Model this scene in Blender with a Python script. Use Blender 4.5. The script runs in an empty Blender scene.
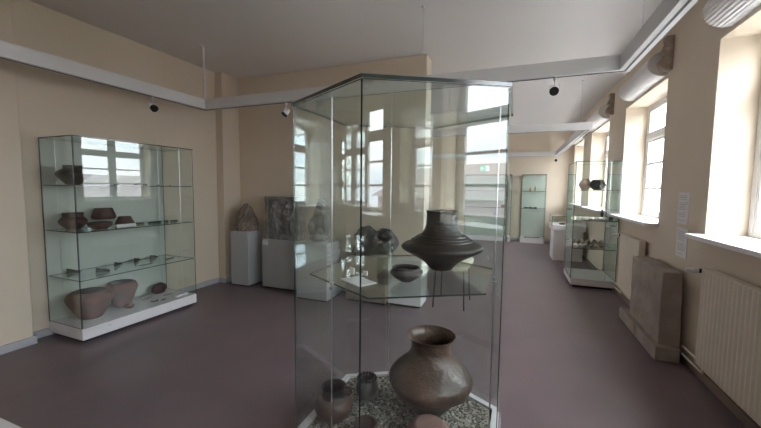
import bpy, bmesh, math, random
from mathutils import Vector, Matrix, noise
random.seed(7)
scene = bpy.context.scene
C = scene.collection
PI = math.pi
CEIL = 3.32

# ------------------------------------------------------------ materials
def new_mat(name):
    m = bpy.data.materials.new(name); m.use_nodes = True
    nt = m.node_tree; nt.nodes.clear()
    out = nt.nodes.new('ShaderNodeOutputMaterial')
    return m, nt, out

def mat(name, c1, c2=None, scale=4.0, rough=0.6, bump=0.0, bscale=40.0, metal=0.0, spec=0.5, detail=4.0, lo=0.35, hi=0.65, stretch=None, coat=0.0, rough2=None):
    m, nt, out = new_mat(name)
    N = nt.nodes; L = nt.links
    b = N.new('ShaderNodeBsdfPrincipled'); L.new(b.outputs[0], out.inputs[0])
    b.inputs['Roughness'].default_value = rough
    b.inputs['Metallic'].default_value = metal
    b.inputs['Specular IOR Level'].default_value = spec
    b.inputs['Coat Weight'].default_value = coat
    tc = N.new('ShaderNodeTexCoord'); src = tc.outputs['Object']
    if stretch:
        mp = N.new('ShaderNodeMapping'); mp.inputs['Scale'].default_value = stretch
        L.new(src, mp.inputs[0]); src = mp.outputs[0]
    if c2 is None: c2 = tuple(x * 0.9 for x in c1)
    nz = N.new('ShaderNodeTexNoise'); nz.inputs['Scale'].default_value = scale; nz.inputs['Detail'].default_value = detail
    L.new(src, nz.inputs['Vector'])
    cr = N.new('ShaderNodeValToRGB')
    cr.color_ramp.elements[0].position = lo; cr.color_ramp.elements[1].position = hi
    cr.color_ramp.elements[0].color = (*c2, 1); cr.color_ramp.elements[1].color = (*c1, 1)
    L.new(nz.outputs['Fac'], cr.inputs[0]); L.new(cr.outputs[0], b.inputs['Base Color'])
    if rough2 is not None:
        mr = N.new('ShaderNodeMapRange'); mr.inputs['To Min'].default_value = rough; mr.inputs['To Max'].default_value = rough2
        L.new(nz.outputs['Fac'], mr.inputs[0]); L.new(mr.outputs[0], b.inputs['Roughness'])
    if bump > 0:
        n2 = N.new('ShaderNodeTexNoise'); n2.inputs['Scale'].default_value = bscale; n2.inputs['Detail'].default_value = 6
        L.new(src, n2.inputs['Vector'])
        bp = N.new('ShaderNodeBump'); bp.inputs['Strength'].default_value = bump; bp.inputs['Distance'].default_value = 0.01
        L.new(n2.outputs['Fac'], bp.inputs['Height']); L.new(bp.outputs[0], b.inputs['Normal'])
    return m

def glass_mat(name, tint, f0=0.045, rough=0.0):
    """Sheet glass: mirror reflection by Schlick's rule at both faces, the rest passes straight on."""
    m, nt, out = new_mat(name); N = nt.nodes; L = nt.links
    geo = N.new('ShaderNodeNewGeometry')
    dot = N.new('ShaderNodeVectorMath'); dot.operation = 'DOT_PRODUCT'
    L.new(geo.outputs['Normal'], dot.inputs[0]); L.new(geo.outputs['Incoming'], dot.inputs[1])
    def M(op, a, bb=None, clamp=False):
        n = N.new('ShaderNodeMath'); n.operation = op; n.use_clamp = clamp
        for i, v in enumerate((a, bb)):
            if v is None: continue
            if isinstance(v, (int, float)): n.inputs[i].default_value = v
            else: L.new(v, n.inputs[i])
        return n.outputs[0]
    c = M('ABSOLUTE', dot.outputs['Value'])
    k = M('POWER', M('SUBTRACT', 1.0, c, True), 5.0)
    f = M('ADD', M('MULTIPLY', k, 0.9), f0, True)
    tr = N.new('ShaderNodeBsdfTransparent'); tr.inputs[0].default_value = (*tint, 1)
    gl = N.new('ShaderNodeBsdfGlossy'); gl.inputs['Roughness'].default_value = rough; gl.inputs['Color'].default_value = (0.97, 1, 0.99, 1)
    mx = N.new('ShaderNodeMixShader'); L.new(f, mx.inputs[0]); L.new(tr.outputs[0], mx.inputs[1]); L.new(gl.outputs[0], mx.inputs[2])
    L.new(mx.outputs[0], out.inputs[0])
    return m

M = {}
M['wall'] = mat('cream_plaster', (0.65, 0.56, 0.447), (0.625, 0.535, 0.422), scale=1.3, rough=0.85, bump=0.08, bscale=160)
M['reveal'] = M['wall']
M['ceiling'] = mat('ceiling_paint', (0.72, 0.685, 0.665), (0.70, 0.665, 0.645), scale=0.6, rough=0.9, bump=0.05, bscale=90)
M['base'] = mat('grey_skirting_paint', (0.42, 0.42, 0.44), (0.38, 0.38, 0.40), scale=6, rough=0.5)
M['base_b'] = mat('brown_skirting_wood', (0.22, 0.15, 0.11), (0.15, 0.10, 0.075), scale=9, rough=0.5, stretch=(1, .1, 1))
M['floor'] = mat('purple_grey_linoleum', (0.172, 0.128, 0.140), (0.145, 0.107, 0.118), scale=2.2, rough=0.30, rough2=0.42, bump=0.03, bscale=50, spec=0.35, detail=8)
M['white'] = mat('white_lacquer', (0.72, 0.70, 0.71), (0.68, 0.66, 0.67), scale=3, rough=0.45)
M['ped'] = mat('pedestal_grey_white_paint', (0.41, 0.41, 0.41), (0.385, 0.385, 0.385), scale=4, rough=0.6, bump=0.04, bscale=60)
M['frame'] = mat('white_window_paint', (0.78, 0.77, 0.76), (0.74, 0.73, 0.72), scale=8, rough=0.4)
M['rail'] = mat('white_rail_enamel', (0.66, 0.66, 0.66), (0.63, 0.63, 0.63), scale=3, rough=0.5)
M['black'] = mat('black_plastic', (0.012, 0.012, 0.013), (0.008, 0.008, 0.009), scale=20, rough=0.4)
M['rad'] = mat('cream_radiator_enamel', (0.70, 0.63, 0.53), (0.67, 0.60, 0.50), scale=5, rough=0.4)
M['steel'] = mat('brushed_steel', (0.62, 0.63, 0.64), (0.52, 0.53, 0.54), scale=30, rough=0.28, metal=1.0)
M['paper'] = mat('white_paper', (0.75, 0.74, 0.73), (0.72, 0.71, 0.70), scale=5, rough=0.8)
M['ink'] = mat('grey_printed_ink', (0.22, 0.22, 0.24), (0.32, 0.32, 0.34), scale=60, rough=0.8)
M['blind'] = mat('white_blind_fabric', (0.70, 0.68, 0.66), (0.66, 0.64, 0.62), scale=6, rough=0.7, bump=0.1, bscale=80)
M['glass'] = glass_mat('showcase_glass', (0.955, 0.979, 0.970), 0.037)
M['topglass'] = glass_mat('lid_glass', (0.92, 0.955, 0.945), 0.04)
M['shelfglass'] = glass_mat('shelf_glass', (0.89, 0.93, 0.915), 0.05)
M['winglass'] = glass_mat('window_glass', (0.97, 0.98, 0.975), 0.04)
M['edge'] = mat('polished_green_glass_edge', (0.035, 0.052, 0.052), (0.022, 0.035, 0.035), scale=12, rough=0.15, spec=0.8)
M['backpanel'] = mat('pale_green_back_panel', (0.525, 0.555, 0.495), (0.505, 0.535, 0.475), scale=2, rough=0.5)
M['terra'] = mat('brown_red_earthenware', (0.175, 0.070, 0.046), (0.10, 0.045, 0.033), scale=9, rough=0.75, bump=0.3, bscale=45)
M['redterra'] = mat('dark_red_earthenware', (0.085, 0.024, 0.020), (0.045, 0.016, 0.014), scale=10, rough=0.6, bump=0.25, bscale=45)
M['darkpot'] = mat('black_burnished_clay', (0.017, 0.013, 0.013), (0.009, 0.008, 0.008), scale=7, rough=0.38, bump=0.25, bscale=30)
M['urn'] = mat('brown_burnished_clay', (0.120, 0.070, 0.050), (0.050, 0.031, 0.023), scale=6, rough=0.30, rough2=0.5, bump=0.8, bscale=26)
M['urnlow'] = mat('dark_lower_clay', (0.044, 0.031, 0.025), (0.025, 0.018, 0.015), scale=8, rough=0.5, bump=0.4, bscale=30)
M['gourd'] = mat('dark_brown_ribbed_clay', (0.034, 0.025, 0.021), (0.014, 0.011, 0.010), scale=6, rough=0.42, bump=0.4, bscale=28, stretch=(1, 1, 3))
M['greyclay'] = mat('grey_clay', (0.090, 0.081, 0.075), (0.042, 0.037, 0.036), scale=14, rough=0.4, bump=0.3, bscale=40)
M['inside'] = mat('shaded_clay_interior', (0.035, 0.024, 0.020), (0.020, 0.015, 0.013), scale=8, rough=0.9)  # shade inside the pot mouths, put into the clay colour
M['pink'] = mat('pink_brown_clay', (0.225, 0.131, 0.109), (0.173, 0.098, 0.083), scale=8, rough=0.6, bump=0.25, bscale=40)
M['brownpot'] = mat('reddish_brown_clay', (0.096, 0.051, 0.036), (0.045, 0.029, 0.023), scale=9, rough=0.5, bump=0.3, bscale=35)
M['tan'] = mat('tan_clay', (0.42, 0.27, 0.18), (0.34, 0.21, 0.14), scale=8, rough=0.7, bump=0.2, bscale=40)
M['stone'] = mat('grey_brown_sandstone', (0.27, 0.21, 0.17), (0.15, 0.115, 0.09), scale=7, rough=0.9, bump=0.7, bscale=35, detail=8)
M['stone2'] = mat('grey_weathered_stone', (0.30, 0.28, 0.26), (0.17, 0.16, 0.148), scale=8, rough=0.9, bump=0.7, bscale=40, detail=8)
M['stone3'] = mat('dark_grey_stone', (0.115, 0.108, 0.10), (0.06, 0.056, 0.052), scale=7, rough=0.9, bump=0.7, bscale=35, detail=8)
M['slab'] = mat('grave_slab_sandstone', (0.36, 0.30, 0.255), (0.27, 0.225, 0.19), scale=5, rough=0.9, bump=0.8, bscale=22, detail=8)
M['corbel'] = mat('brown_carved_stone', (0.40, 0.33, 0.26), (0.27, 0.21, 0.165), scale=14, rough=0.9, bump=0.7, bscale=40)
M['bronze'] = mat('dark_bronze', (0.030, 0.035, 0.028), (0.055, 0.06, 0.045), scale=25, rough=0.55, bump=0.2, bscale=60)
M['gravel'] = None
M['bead'] = mat('white_bead', (0.72, 0.70, 0.66), (0.60, 0.57, 0.52), scale=20, rough=0.4)
M['bone'] = mat('pale_brown_bone', (0.46, 0.38, 0.29), (0.26, 0.20, 0.15), scale=14, rough=0.8, bump=0.4)
M['seat'] = mat('cream_seat_vinyl', (0.62, 0.60, 0.47), (0.58, 0.56, 0.44), scale=6, rough=0.5)
M['leaf'] = mat('tree_leaf_green', (0.10, 0.15, 0.07), (0.05, 0.08, 0.04), scale=3, rough=0.8)
M['bark'] = mat('tree_bark', (0.10, 0.075, 0.055), (0.06, 0.045, 0.035), scale=8, rough=0.9)
M['house'] = mat('pale_house_render', (0.72, 0.70, 0.67), (0.66, 0.64, 0.61), scale=2, rough=0.9)
M['brick'] = mat('violet_brown_brick', (0.40, 0.30, 0.32), (0.32, 0.24, 0.26), scale=3, rough=0.9)
M['roof'] = mat('grey_roof_tiles', (0.26, 0.22, 0.21), (0.18, 0.15, 0.15), scale=5, rough=0.8)
M['pane'] = mat('dark_house_pane', (0.10, 0.12, 0.14), (0.07, 0.08, 0.10), scale=2, rough=0.1)
M['bounce_ground'] = mat('pale_bounce_ground', (0.50, 0.48, 0.45), (0.42, 0.40, 0.38), scale=1.5, rough=0.9)  # unseen ground outside, made pale to bounce daylight onto the ceiling

def gravel_mat():
    m, nt, out = new_mat('mixed_pebbles'); N = nt.nodes; L = nt.links
    b = N.new('ShaderNodeBsdfPrincipled'); b.inputs['Roughness'].default_value = 0.6
    g = N.new('ShaderNodeNewGeometry'); cr = N.new('ShaderNodeValToRGB')
    cr.color_ramp.elements[0].color = (0.055, 0.05, 0.045, 1); cr.color_ramp.elements[1].color = (0.62, 0.58, 0.50, 1)
    e = cr.color_ramp.elements.new(0.45); e.color = (0.17, 0.15, 0.125, 1)
    e = cr.color_ramp.elements.new(0.8); e.color = (0.32, 0.29, 0.24, 1)
    L.new(g.outputs['Random Per Island'], cr.inputs[0]); L.new(cr.outputs[0], b.inputs['Base Color']); L.new(b.outputs[0], out.inputs[0])
    return m
M['gravel'] = gravel_mat()
def emit(name, col, s):
    m, nt, out = new_mat(name); e = nt.nodes.new('ShaderNodeEmission')
    e.inputs[0].default_value = (*col, 1); e.inputs[1].default_value = s; nt.links.new(e.outputs[0], out.inputs[0]); return m
M['signgreen'] = emit('lit_green_sign', (0.02, 0.42, 0.22), 1.0)
M['signwhite'] = emit('lit_white_sign', (0.85, 1.0, 0.92), 1.3)

# ------------------------------------------------------------ geometry helpers
def obj(name, bm, m, parent=None, loc=None, smooth=False, bevel=0.0, mats=None):
    me = bpy.data.meshes.new(name)
    bmesh.ops.recalc_face_normals(bm, faces=bm.faces)
    if smooth:
        for f in bm.faces: f.smooth = True
        for e in bm.edges:
            if len(e.link_faces) == 2 and e.calc_face_angle(0) > 0.7: e.smooth = False
    bm.to_mesh(me); bm.free()
    for x in (mats or [m]): me.materials.append(x)
    o = bpy.data.objects.new(name, me); C.objects.link(o)
    if parent: o.parent = parent
    if loc: o.location = loc
    if bevel > 0:
        b = o.modifiers.new('edge_bevel', 'BEVEL'); b.width = bevel; b.segments = 2; b.limit_method = 'ANGLE'
    return o

def tag(o, label, cat, group=None):
    o['label'] = label; o['category'] = cat
    if group: o['group'] = group
    return o
def thing(name, label, cat, loc=(0, 0, 0), rotz=0, group=None):
    o = bpy.data.objects.new(name, None); C.objects.link(o); o.empty_display_size = 0.1
    o.location = loc; o.rotation_euler = (0, 0, rotz)
    return tag(o, label, cat, group)
def struct(o): o['kind'] = 'structure'; return o
def group_empty(name, loc=(0, 0, 0)):
    o = bpy.data.objects.new(name, None); C.objects.link(o); o.location = loc; o['kind'] = 'structure'; return o
def dup(root, loc, rotz, label, group=None, scale=None):
    r = root.copy(); C.objects.link(r); r.location = loc; r.rotation_euler = (0, 0, rotz); r['label'] = label
    if group: r['group'] = group
    if scale: r.scale = scale
    for ch in list(root.children):
        c = ch.copy(); C.objects.link(c); c.parent = r
        for g in ch.children:
            d = g.copy(); C.objects.link(d); d.parent = c
    return r

def box(bm, a, b, mi=0):
    x0, y0, z0 = a; x1, y1, z1 = b
    v = [bm.verts.new(p) for p in ((x0,y0,z0),(x1,y0,z0),(x1,y1,z0),(x0,y1,z0),(x0,y0,z1),(x1,y0,z1),(x1,y1,z1),(x0,y1,z1))]
    fs = []
    for q in ((0,3,2,1),(4,5,6,7),(0,1,5,4),(1,2,6,5),(2,3,7,6),(3,0,4,7)):
        f = bm.faces.new([v[i] for i in q]); f.material_index = mi; fs.append(f)
    return fs
def B(*boxes):
    bm = bmesh.new()
    for a, b in boxes: box(bm, a, b)
    return bm
def prism(bm, pts, z0, z1, axis='z', mi_side=0, mi_cap=0):
    def P(p, h):
        if axis == 'z': return (p[0], p[1], h)
        if axis == 'y': return (p[0], h, p[1])
        return (h, p[0], p[1])
    a = [bm.verts.new(P(p, z0)) for p in pts]; b = [bm.verts.new(P(p, z1)) for p in pts]
    f = bm.faces.new(a[::-1]); f.material_index = mi_cap
    f = bm.faces.new(b); f.material_index = mi_cap
    n = len(pts)
    for i in range(n):
        f = bm.faces.new((a[i], a[(i+1) % n], b[(i+1) % n], b[i])); f.material_index = mi_side
def tube(bm, p, q, r, seg=12, r2=None):
    p = Vector(p); q = Vector(q); d = (q - p); L = d.length; d.normalize()
    u = d.orthogonal().normalized(); v = d.cross(u); r2 = r if r2 is None else r2
    a = []; b = []
    for i in range(seg):
        t = 2*PI*i/seg; o = u*math.cos(t) + v*math.sin(t)
        a.append(bm.verts.new(p + o*r)); b.append(bm.verts.new(q + o*r2))
    bm.faces.new(a[::-1]); bm.faces.new(b)
    for i in range(seg): bm.faces.new((a[i], a[(i+1)%seg], b[(i+1)%seg], b[i]))
def lathe(bm, prof, seg=48, wob=0.0, seed=0.0, groove=None):
    """prof: (radius, z) from outside foot round the rim to the inside; closed at both ends."""
    rings = []
    for (r, z) in prof:
        if r < 1e-5: rings.append([bm.verts.new((0, 0, z))]); continue
        ring = []
        for i in range(seg):
            t = 2*PI*i/seg
            k = 1 + wob*noise.noise(Vector((math.cos(t)*1.3+seed, math.sin(t)*1.3, z*6)))
            ring.append(bm.verts.new((r*k*math.cos(t), r*k*math.sin(t), z)))
        rings.append(ring)
    for A, D in zip(rings, rings[1:]):
        if len(A) == 1 and len(D) == 1: continue
        if len(A) == 1:
            for i in range(seg): bm.faces.new((A[0], D[(i+1)%seg], D[i]))
        elif len(D) == 1:
            for i in range(seg): bm.faces.new((A[i], A[(i+1)%seg], D[0]))
        else:
            for i in range(seg): bm.faces.new((A[i], A[(i+1)%seg], D[(i+1)%seg], D[i]))
def smooth_prof(pts, n=5):
    """Catmull-Rom through the outline points."""
    out = []
    P = [pts[0]] + list(pts) + [pts[-1]]
    for i in range(1, len(P)-2):
        p0, p1, p2, p3 = P[i-1], P[i], P[i+1], P[i+2]
        for k in range(n):
            t = k/n
            out.append(tuple(0.5*((2*p1[j]) + (-p0[j]+p2[j])*t + (2*p0[j]-5*p1[j]+4*p2[j]-p3[j])*t*t + (-p0[j]+3*p1[j]-3*p2[j]+p3[j])*t**3) for j in (0, 1)))
    out.append(pts[-1]); return [(max(0.001, r), z) for r, z in out]
def vessel(pts, wall=0.008, n=5, wob=0.015, seed=0.0, seg=48, floor=None):
    o = smooth_prof(pts, n)
    inner = [(max(0.002, r-wall), z) for r, z in reversed(o) if z > o[0][1] + wall*1.5]
    bm = bmesh.new(); lathe(bm, [(0, o[0][1])] + o + inner + [(0, o[0][1]+wall*1.5)], seg, wob, seed)
    bm.faces.ensure_lookup_table()
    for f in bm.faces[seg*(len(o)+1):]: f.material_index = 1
    return bm
_ico = {}
def ico(sub):
    if sub not in _ico:
        t = bmesh.new(); bmesh.ops.create_icosphere(t, subdivisions=sub, radius=1.0); t.verts.index_update()
        _ico[sub] = ([v.co.normalized() for v in t.verts], [[v.index for v in f.verts] for f in t.faces]); t.free()
    return _ico[sub]
def add_ico(bm, sub, fn):
    vs, fs = ico(sub); nv = [bm.verts.new(fn(n)) for n in vs]
    for f in fs: bm.faces.new([nv[i] for i in f])
def rock(bm, c, s, sub=3, amp=0.15, freq=2.0, seed=0.0, rot=None):
    def fn(n):
        d = 1 + amp*noise.noise(n*freq + Vector((seed, seed*1.7, 0))) + amp*0.4*noise.noise(n*freq*3 + Vector((seed, 0, seed)))
        p = Vector((n.x*s[0]*d, n.y*s[1]*d, n.z*s[2]*d))
        if rot: p = rot @ p
        return p + Vector(c)
    add_ico(bm, sub, fn)
def remesh(o, vox, sm=6):
    r = o.modifiers.new('fuse', 'REMESH'); r.mode = 'VOXEL'; r.voxel_size = vox; r.use_smooth_shade = True
    s = o.modifiers.new('soften', 'SMOOTH'); s.iterations = sm; s.factor = 0.5

# ------------------------------------------------------------ room
FX0, FX1, FY0, FY1 = -4.45, 1.5, -3.2, 11.4
struct(obj('floor', B(((FX0-.3, FY0-.3, -0.2), (FX1+.3, FY1+.3, 0))), M['floor']))
struct(obj('ceiling', B(((FX0-.3, FY0-.3, CEIL), (FX1+.3, FY1+.3, CEIL+0.2))), M['ceiling']))
ADDED_WIN = [(7.9, 9.5)]      # window added on the hall's unseen left side to brighten the hall
bs = [((FX0-.25, FY0-.25, 0), (FX0, 7.9, CEIL)), ((FX0-.25, 7.9, 0), (FX0, 9.5, 1.17)), ((FX0-.25, 7.9, 2.78), (FX0, 9.5, CEIL)), ((FX0-.25, 9.5, 0), (FX0, FY1+.25, CEIL))]
struct(obj('wall_left', B(*bs), M['wall']))
struct(obj('wall_back', B(((FX0, 4.62, 0), (-1.15, 4.9, CEIL))), M['wall'], bevel=0.01))
struct(obj('wall_far', B(((FX0, FY1, 0), (FX1+.3, FY1+.25, CEIL))), M['wall']))

struct(obj('wall_front', B(((FX0, FY0-.25, 0), (FX1, FY0, CEIL))), M['wall']))
struct(obj('trim_1', B(((FX0, 0.95, 0), (-4.33, 1.86, CEIL))), M['wall'], bevel=0.008))   # shallow pilaster on the left wall
struct(obj('trim_2', B(((FX0, 4.26, 0), (-4.31, 4.62, CEIL))), M['wall'], bevel=0.008))   # pilaster in the corner
struct(obj('trim_3', B(((-2.1, FY1-.1, 0), (-1.82, FY1, CEIL))), M['wall'], bevel=0.008)) # pilaster on the far wall
H = 0.075
struct(obj('baseboard_left', B(((FX0, FY0, 0), (FX0+.018, .93, H)), ((-4.33, .93, 0), (-4.312, 1.878, H)), ((FX0, 1.86, 0), (-4.33, 1.878, H)),
      ((FX0, 1.878, 0), (FX0+.018, 4.26, H)), ((FX0+.018, 4.242, 0), (-4.292, 4.26, H)), ((-4.31, 4.26, 0), (-4.292, 4.62, H))), M['base']))
struct(obj('baseboard_back', B(((-4.292, 4.602, 0), (-1.132, 4.62, H)), ((-1.15, 4.62, 0), (-1.132, 4.918, H))), M['base']))
struct(obj('baseboard_far', B(((-1.82, FY1-.018, 0), (FX1, FY1, H))), M['base']))
struct(obj('baseboard_right', B(((FX1-.02, FY0, 0), (FX1, FY1-.02, 0.07))), M['base_b']))

# right wall with five window openings
WIN = [(-2.72, -1.13), (-0.12, 1.40), (2.18, 3.70), (4.74, 6.28), (7.25, 8.8), (9.7, 11.1)]
WZ0, WZ1 = 1.17, 2.78
bs = [((1.5, FY0-.25, 0), (1.86, FY1+.25, WZ0)), ((1.5, FY0-.25, WZ1), (1.86, FY1+.25, CEIL))]
prev = FY0-.25
for a, b in WIN: bs.append(((1.5, prev, WZ0), (1.86, a, WZ1))); prev = b
bs.append(((1.5, prev, WZ0), (1.86, FY1+.25, WZ1)))
struct(obj('wall_right', B(*bs), M['wall']))

def window(i, a, b):
    w = group_empty('window_%d' % i, (1.80, (a+b)/2, WZ0))
    hw = (b-a)/2; z1 = WZ1-WZ0; t = 0.055
    bm = bmesh.new()
    def bar(y0, y1, z0, z1_, d=0.03): box(bm, (-d, y0, z0), (d, y1, z1_))
    bar(-hw, -hw+t, 0.0, z1); bar(hw-t, hw, 0.0, z1); bar(-hw+t, hw-t, 0.0, 0.06); bar(-hw+t, hw-t, z1-t, z1)
    bar(-0.05, 0.05, 0.06, z1-t, 0.04); 
    tz0, tz1 = 2.28-WZ0, 2.36-WZ0
    bar(-hw+t, -0.05, tz0, tz1, 0.045); bar(0.05, hw-t, tz0, tz1, 0.045)
    fr = obj('window_frame', bm, M['frame'], w, bevel=0.004)
    k = 0
    for s in (-1, 1):
        y0, y1 = (0.05, hw-t) if s > 0 else (-hw+t, -0.05)
        for (q0, q1, bars) in ((0.06, tz0, (0.42, 0.77)), (tz1, z1-t, ())):
            sb = bmesh.new(); m_ = 0.036
            for A_ in (((-.02, y0, q0), (.02, y0+m_, q1)), ((-.02, y1-m_, q0), (.02, y1, q1)), ((-.02, y0+m_, q0), (.02, y1-m_, q0+m_)), ((-.02, y0+m_, q1-m_), (.02, y1-m_, q1))): box(sb, *A_)
            for z in bars: box(sb, (-.012, y0+m_, z-.017), (.012, y1-m_, z+.017))
            o = obj('sash', sb, M['frame'], w)
            obj('glass_pane', B(((-.002, y0+m_-.004, q0+m_-.004), (.002, y1-m_+.004, q1-m_+.004))), M['winglass'], o)
    obj('window_sill', B(((-0.43, -hw-0.03, -0.012), (-0.29, hw+0.03, 0.022)), ((-0.30, -hw+.001, -0.012), (-0.03, hw-.001, 0.022))), M['frame'], w, bevel=0.004)
    return w
for i, (a, b) in enumerate(WIN): window(i+1, a, b)
for i, (a, b) in enumerate(ADDED_WIN):
    w_ = window(7+i, a, b); w_.location = (FX0-.2, (a+b)/2, WZ0); w_.rotation_euler = (0, 0, PI); w_.scale = (.45, 1, 1)  # added window, out of view, lets extra daylight into the hall

# ------------------------------------------------------------ display cases
def sheet(bm, p0, p1, z0, z1, th=0.008, inset=0.0):
    """upright sheet of glass from plan point p0 to p1: big faces material 0, edges material 1"""
    a = Vector((*p0, 0)); b = Vector((*p1, 0)); d = (b-a).normalized(); n = Vector((-d.y, d.x, 0))*th/2
    a += d*inset; b -= d*inset
    v = [bm.verts.new((q.x, q.y, z)) for z in (z0, z1) for q in (a-n, b-n, b+n, a+n)]
    for q, mi in (((0,1,5,4),0), ((2,3,7,6),0), ((1,2,6,5),1), ((3,0,4,7),1), ((0,3,2,1),1), ((4,5,6,7),1)):
        f = bm.faces.new([v[i] for i in q]); f.material_index = mi
GE = [M['glass'], M['edge']]

# --- hexagonal case in the middle
HC = (-0.585, 1.925); HR = 0.63
hx = lambda r, k: (r*math.sin(k*PI/3), -r*math.cos(k*PI/3))
hexp = lambda r: [hx(r, k) for k in range(6)]
hexcase = thing('hexagonal_display_case', 'tall six-sided glass display case in the middle of the room, with gravel floor', 'display case', (*HC, 0))
bm = bmesh.new(); prism(bm, hexp(0.60), 0, 0.05); obj('plinth', bm, M['black'], hexcase)
bm = bmesh.new(); prism(bm, hexp(0.6345), 0.05, 0.145)
obj('base_tray', bm, M['white'], hexcase, bevel=0.004)
bm = bmesh.new()
for k in range(6):
    a, b = hx(0.618, k), hx(0.618, k+1); c, d = hx(0.575, k+1), hx(0.575, k)
    prism(bm, [a, b, c, d], 0.1455, 0.172)
obj('gravel_rim', bm, M['white'], hexcase)
for k in range(6):
    bm = bmesh.new(); sheet(bm, hx(HR, k), hx(HR, k+1), 0.1455, 1.984, 0.008, 0.002)
    obj('glass_pane', bm, None, hexcase, mats=GE if k in (0, 5) else [M['glass'], M['glass']])
bm = bmesh.new(); prism(bm, hexp(0.642), 1.985, 2.001, mi_side=1, mi_cap=0)
obj('glass_top', bm, None, hexcase, mats=[M['topglass'], M['edge']])
bm = bmesh.new(); prism(bm, hexp(0.548), 1.062, 1.07, mi_side=1)
obj('glass_shelf', bm, None, hexcase, mats=[M['shelfglass'], M['edge']])
for k in (5.5, 1.5, 3.5):
    x, y = math.sin(k*PI/3)*0.49, -math.cos(k*PI/3)*0.49
    x, y = x*1.012, y*1.012
    bm = bmesh.new(); tube(bm, (x, y, 0.17), (x, y, 1.984), 0.0035, 8); r = obj('support_rod', bm, M['steel'], hexcase, smooth=True)
    bm = bmesh.new(); tube(bm, (x, y, 1.045), (x, y, 1.061), 0.013, 12); tube(bm, (x, y, 1.071), (x, y, 1.083), 0.010, 12); obj('shelf_clamp', bm, M['steel'], r, smooth=True)
# gravel bed (pebbles nobody could count)
bm = bmesh.new()
prism(bm, hexp(0.570), 0.1456, 0.158)
rnd = random.Random(3)
n = 0
while n < 4600:
    x = rnd.uniform(-.57, .57); y = rnd.uniform(-.57, .57)
    if max(abs(x*math.cos(a)+y*math.sin(a)) for a in (0, PI/3, 2*PI/3)) > 0.482: continue
    s = rnd.uniform(.0045, .0105)
    R3 = Matrix.Rotation(rnd.uniform(0, 6.28), 3, 'Z') @ Matrix.Rotation(rnd.uniform(-.5, .5), 3, 'X')
    sx, sy, sz = s*rnd.uniform(.9, 1.5), s*rnd.uniform(.8, 1.1), s*rnd.uniform(.5, .8)
    c = Vector((x, y, rnd.uniform(.158, .166)))
    add_ico(bm, 1, lambda q: R3 @ Vector((q.x*sx*rnd.uniform(.85, 1.1), q.y*sy, q.z*sz)) + c)
    n += 1
g = obj('gravel_bed', bm, M['gravel'], None, loc=(*HC, 0)); tag(g, 'bed of small mixed pebbles on the floor of the six-sided case', 'gravel'); g['kind'] = 'stuff'

def at(o, x, y, z, rz=0): o.location = (x, y, z); o.rotation_euler = (0, 0, rz); return o
GZ = 0.166
# big urn
u = thing('clay_urn', 'large brown clay urn with flared rim standing on the gravel', 'urn', (-0.452, 2.055, GZ))
pr_ = [(0.082, 0), (0.10, 0.022), (0.168, 0.11), (0.222, 0.158)]
o = smooth_prof([(0.078, 0), (0.095, 0.02), (0.158, 0.095), (0.205, 0.140), (0.236, 0.165)], 5)
up = smooth_prof([(0.236, 0.165), (0.254, 0.200), (0.256, 0.228), (0.238, 0.262), (0.196, 0.305), (0.148, 0.350), (0.124, 0.39), (0.120, 0.43), (0.127, 0.465), (0.148, 0.485), (0.150, 0.490)], 5)
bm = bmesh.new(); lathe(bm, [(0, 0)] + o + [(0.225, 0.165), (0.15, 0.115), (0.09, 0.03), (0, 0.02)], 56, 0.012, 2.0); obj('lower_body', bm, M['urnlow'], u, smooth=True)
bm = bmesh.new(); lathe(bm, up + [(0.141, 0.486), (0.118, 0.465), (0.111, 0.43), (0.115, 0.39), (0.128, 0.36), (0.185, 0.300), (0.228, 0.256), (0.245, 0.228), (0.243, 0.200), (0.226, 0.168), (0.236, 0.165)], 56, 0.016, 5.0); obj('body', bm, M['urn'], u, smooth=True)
# bowl at the bottom right
o = obj('clay_bowl', vessel([(0.06, 0), (0.085, 0.01), (0.138, 0.075), (0.150, 0.12), (0.143, 0.138)], 0.008, seed=3), M['pink'], smooth=True); at(o, -0.395, 1.735, GZ-.01)
tag(o, 'pinkish clay bowl on the gravel in front of the large urn', 'bowl')
# inverted: closed top dish inside bowl reads as pink surface -> shallow
o.rotation_euler = (PI, 0, 0); o.location = (-0.385, 1.755, GZ+.136)
# left pot with dark neck
p = thing('clay_jug', 'squat brown clay jug with a dark wide neck, left on the gravel', 'pot', (-0.968, 1.765, GZ-.003)); p.scale = (1.02, 1.02, .93)
obj('body', vessel([(0.045, 0), (0.065, 0.012), (0.100, 0.06), (0.111, 0.10), (0.098, 0.145), (0.073, 0.165)], 0.008, seed=7), M['brownpot'], p, smooth=True)
obj('neck', vessel([(0.0735, 0.164), (0.067, 0.180), (0.066, 0.205), (0.072, 0.227)], 0.007, seed=7), M['darkpot'], p, smooth=True)
bm = bmesh.new()
for i in range(8):
    t0, t1 = PI*i/8, PI*(i+1)/8
    q = lambda t: (0.066+0.03*math.sin(t), 0.03, 0.165+0.05*(1-math.cos(t))/2)
    tube(bm, q(t0), q(t1), 0.007, 8)
obj('handle', bm, M['brownpot'], p, smooth=True)
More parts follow.
